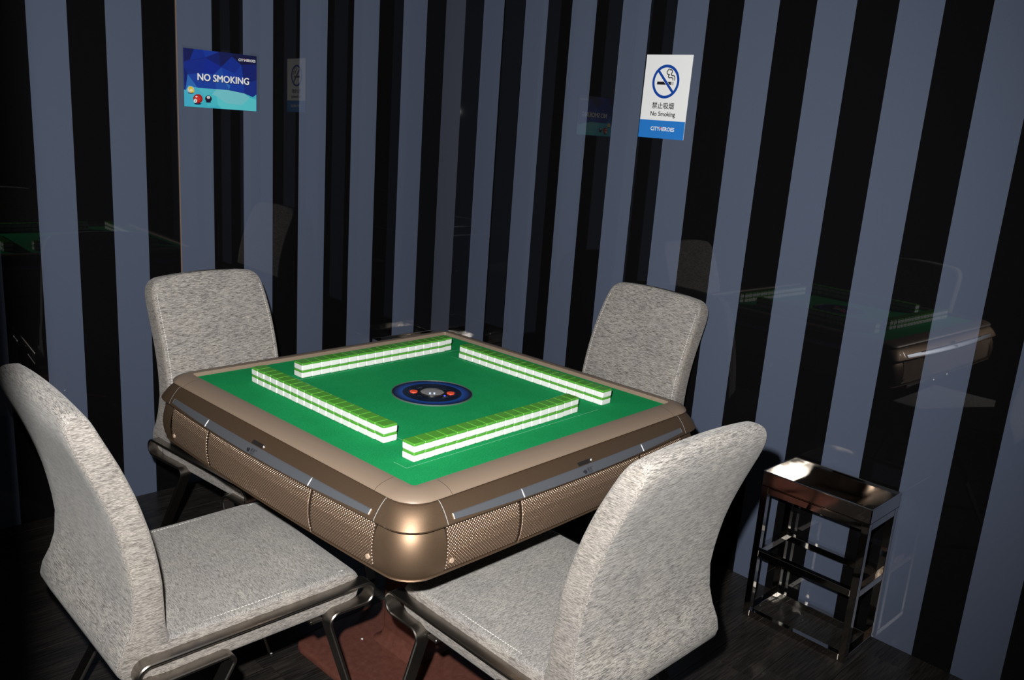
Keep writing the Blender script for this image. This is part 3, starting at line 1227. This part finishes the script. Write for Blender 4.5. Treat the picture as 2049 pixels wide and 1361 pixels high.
for pts, col in [
    ([(235, 150), (400, 160), (330, 340), (235, 380)], D1), ([(400, 160), (540, 170), (590, 300), (330, 350)], B1),
    ([(540, 170), (810, 195), (590, 300)], B2), ([(590, 300), (810, 195), (830, 440), (600, 330)], D2),
    ([(810, 190), (1040, 230), (1030, 275), (850, 450), (830, 440)], D1), ([(1030, 275), (1190, 410), (1080, 560), (850, 455)], B1),
    ([(1040, 230), (1470, 262), (1470, 400), (1190, 410), (1030, 275)], (20, 22, 66)), ([(1190, 410), (1470, 400), (1470, 660), (1370, 690), (1240, 720)], D2),
    ([(1190, 410), (1240, 720), (1080, 560)], B2), ([(235, 380), (590, 310), (740, 400), (540, 560), (235, 480)], (22, 44, 140)),
    ([(590, 310), (830, 440), (850, 460), (720, 580), (540, 560)], (20, 42, 150)), ([(850, 460), (1080, 590), (900, 640), (720, 580)], B3),
    ([(850, 460), (1080, 560), (1240, 720), (1240, 870), (960, 830), (900, 640)], (24, 62, 168)),
    ([(235, 480), (290, 590), (240, 850)], D2), ([(290, 590), (450, 815), (300, 780), (250, 850)], B4),
    ([(290, 590), (540, 560), (720, 580), (760, 830), (450, 815)], (28, 66, 164)), ([(720, 580), (900, 640), (960, 835), (760, 830)], (34, 82, 176)),
    ([(900, 700), (1000, 760), (975, 840), (940, 760)], B4), ([(1240, 720), (1370, 690), (1470, 660), (1457, 905), (1395, 950), (1240, 890)], (24, 48, 140)),
    ([(222, 850), (250, 860), (300, 780), (450, 815), (760, 830), (960, 840), (1240, 890), (1395, 950), (1457, 905), (1457, 1190), (222, 1135)], T2),
    ([(300, 780), (450, 815), (560, 940), (340, 1020), (250, 870)], (78, 186, 212)), ([(450, 815), (760, 830), (740, 870), (560, 950)], T1),
    ([(760, 830), (960, 840), (1240, 890), (1340, 960), (1200, 1090), (930, 1070), (760, 950), (680, 920)], T3),
    ([(760, 950), (930, 1070), (850, 1160), (780, 1100)], T4), ([(930, 1070), (1200, 1090), (1340, 960), (1457, 990), (1457, 1190), (850, 1160)], T4),
    ([(222, 850), (260, 880), (390, 1050), (300, 1135), (222, 1135)], (70, 184, 214)), ([(560, 950), (680, 920), (760, 950), (780, 1100), (620, 1130), (560, 1000)], (76, 198, 212)),
]:
    poly(pts, col)
def ellipse(cx, cy, rx, ry, n=24):
    return [(cx + rx * math.cos(2 * PI * i / n), cy + ry * math.sin(2 * PI * i / n)) for i in range(n)]
for (cx, cy, r) in ((335, 905, 48), (445, 1085, 60), (622, 1050, 48)):
    poly(ellipse(cx, cy, r, r * .28), (16, 48, 90))
def ball(cx, cy, r, dark, mid, hi):
    for k in range(6):
        t = k / 5
        c = tuple(int(lerp(dark[i], mid[i], min(1, t * 1.6))) for i in range(3))
        poly(ellipse(cx - r * .10 * t, cy - r * .12 * t, r * (1 - .14 * k), r * (1 - .14 * k)), c)
    poly(ellipse(cx - r * .32, cy - r * .45, r * .24, r * .18, 14), hi)
ball(335, 848, 57, (190, 190, 200), (238, 234, 230), (255, 255, 250))
poly([(300, 810), (350, 795), (392, 868), (378, 900), (335, 903), (305, 850)], (232, 206, 40))
poly(ellipse(343, 858, 24, 24, 16), (240, 232, 190))
ball(448, 1000, 78, (150, 20, 20), (214, 52, 40), (250, 220, 220))
poly(ellipse(406, 1036, 28, 34, 18), (245, 240, 238))
ball(622, 995, 56, (16, 14, 34), (30, 28, 60), (60, 60, 100))
poly(ellipse(622, 972, 27, 25, 18), (240, 240, 240))
obj('poster', bm, M_VCOL, s1)
def at1(px, py, z=.0042):
    u, v = c2u(px, py)
    return Matrix.Translation(((u - .5) * SW, (.5 - v) * SH_, z))
text_mesh('lettering', 'NO SMOKING', .0345, M_INK, s1, at1(890, 675, .00365), 0, 0, xs=.925, bold=.0009)
text_mesh('lettering', 'NO SMOKING', .0345, M_WHITEP, s1, at1(885, 664, .0040), 0, 0, xs=.925, bold=.0009)
text_mesh('lettering', 'CITY', .0125, M_WHITEP, s1, at1(1198, 332, .0040), .0003, 0)
text_mesh('lettering', 'HEROES', .0125, M_WHITEP, s1, at1(1342, 341, .0040), .0003, 0)
bm = bmesh.new()
cyl(bm, (0, 0, 0), .0022, .0003, 12)
o = obj('red_dot', bm, M_REDP, s1)
o.matrix_local = at1(1266, 322, .0044)
text_mesh('lettering', '3', .0105, M_INK, s1, at1(406, 1037, .0041), 0, 0)
text_mesh('lettering', '8', .0085, M_INK, s1, at1(622, 973, .0041), 0, 0)

# white portrait sign on the right-hand wall
PW2, PH2 = .1950, .2845
yc = (.3045 + .1060) / 2
M2 = wall_matrix(Vector((wr_x(yc) - .0017, yc, 1.6130)), (.0080, -1, 0), (-1, -.0080, 0))
M2 = M2 @ Matrix.Rotation(math.radians(-.6), 4, 'Z')
s2 = thing('no_smoking_sign', 'white portrait no smoking sign with blue prohibition ring and blue band, on right wall', 'sign')
s2.matrix_world = M2
bm = bmesh.new()
box(bm, (0, 0, .0012), (PW2, PH2, .0024), .0004)
obj('sign_board', bm, M_WHITEP, s2)
def flat(name, pts, m, z=.0026):
    b = bmesh.new()
    b.faces.new([b.verts.new((x, y, z)) for x, y in pts])
    return obj(name, b, m, s2)
flat('blue_band', [(-PW2 / 2, -PH2 / 2), (PW2 / 2, -PH2 / 2), (PW2 / 2, -PH2 / 2 + .0620), (-PW2 / 2, -PH2 / 2 + .0620)], M_BAND)
RC = Vector((-.0040, .0520))
flat('cigarette', [(RC.x - .0365, RC.y - .0105), (RC.x + .0225, RC.y - .0105), (RC.x + .0225, RC.y - .0005), (RC.x - .0365, RC.y - .0005)], M_INK)
for dx in (.0255, .0305):
    flat('cigarette_tip', [(RC.x + dx, RC.y - .0105), (RC.x + dx + .0022, RC.y - .0105), (RC.x + dx + .0022, RC.y - .0005), (RC.x + dx, RC.y - .0005)], M_INK)
def stroke(name, pts, w, m, z, smooth=True):
    P = [Vector(p) for p in pts]
    if smooth:
        Q = []
        for i in range(len(P) - 1):
            p0, p1, p2, p3 = P[max(i - 1, 0)], P[i], P[i + 1], P[min(i + 2, len(P) - 1)]
            for k in range(6):
                t = k / 6
                Q.append(.5 * ((2 * p1) + (p2 - p0) * t + (2 * p0 - 5 * p1 + 4 * p2 - p3) * t * t + (3 * p1 - p0 - 3 * p2 + p3) * t ** 3))
        Q.append(P[-1])
        P = Q
    b = bmesh.new()
    L, R = [], []
    for i, p in enumerate(P):
        d = (P[min(i + 1, len(P) - 1)] - P[max(i - 1, 0)]).normalized()
        n = Vector((-d.y, d.x)) * w / 2
        L.append(b.verts.new((p.x + n.x, p.y + n.y, z)))
        R.append(b.verts.new((p.x - n.x, p.y - n.y, z)))
    for i in range(len(P) - 1):
        b.faces.new((L[i], R[i], R[i + 1], L[i + 1]))
    return obj(name, b, m, s2)
def rc(x, y):
    return (RC.x + x, RC.y + y)
stroke('smoke_line', [rc(.0290, .0045), rc(.0285, .0110), rc(.0230, .0140), rc(.0120, .0135), rc(.0085, .0190), rc(.0125, .0235), rc(.0060, .0245), rc(.0010, .0310), rc(.0060, .0400), rc(.0105, .0435)], .0034, M_INK, .0026)
stroke('smoke_line', [rc(.0365, .0045), rc(.0365, .0140), rc(.0320, .0200), rc(.0230, .0215), rc(.0195, .0265), rc(.0240, .0330), rc(.0190, .0400), rc(.0110, .0395)], .0034, M_INK, .0026)
d = math.radians(-46)
for w, m_, z in ((.0115, M_WHITEP, .00275), (.0092, M_BLUEP, .0029)):
    dv = Vector((math.cos(d), math.sin(d))) * (.0535 if m_ is M_BLUEP else .047)
    stroke('diagonal_bar', [RC - dv, RC + dv], w, m_, z, False)
b = bmesh.new()
for i in range(64):
    t0, t1 = 2 * PI * i / 64, 2 * PI * (i + 1) / 64
    b.faces.new([b.verts.new((RC.x + r * math.cos(t), RC.y + r * math.sin(t), .0030)) for r, t in ((.0475, t0), (.0572, t0), (.0572, t1), (.0475, t1))])
obj('prohibition_ring', b, M_BLUEP, s2)
text_mesh('lettering', '禁止吸烟', .0238, M_INK, s2, Matrix.Translation((-.004, -.0315, .0027)), .00028, 0)
text_mesh('lettering', 'No Smoking', .0218, M_INK, s2, Matrix.Translation((-.0015, -.0585, .0027)), .00035, 0, xs=.98)
text_mesh('lettering', 'CITY', .0185, M_WHITEP, s2, Matrix.Translation((-.0268, -.1100, .0030)), .0004, 0, xs=.95)
text_mesh('lettering', 'HEROES', .0185, M_WHITEP, s2, Matrix.Translation((.0244, -.1100, .0030)), .0004, 0, xs=.95)
b = bmesh.new()
cyl(b, (-.0035, -.1060, .0031), .0030, .0003, 14)
obj('red_dot', b, M_REDP, s2)

# ------------------------------------------------------------------ scraps on the floor
def scrap(loc, size, label, rz):
    b = bmesh.new()
    r = bmesh.ops.create_icosphere(b, subdivisions=1, radius=size)
    for v in r['verts']:
        v.co *= random.uniform(.6, 1.15)
        v.co.z *= .35
    o = obj('paper_scrap', b, M_WHITEP)
    o.location = loc
    o.rotation_euler = (0, 0, rz)
    tag(o, label, 'scrap')
scrap((-.115, .125, .0195), .0045, 'tiny white scrap on the brown base plate beside the pedestal post', .3)
scrap((-.335, .245, .0016), .0042, 'tiny pale crumb on the dark floor beside the base plate', .9)
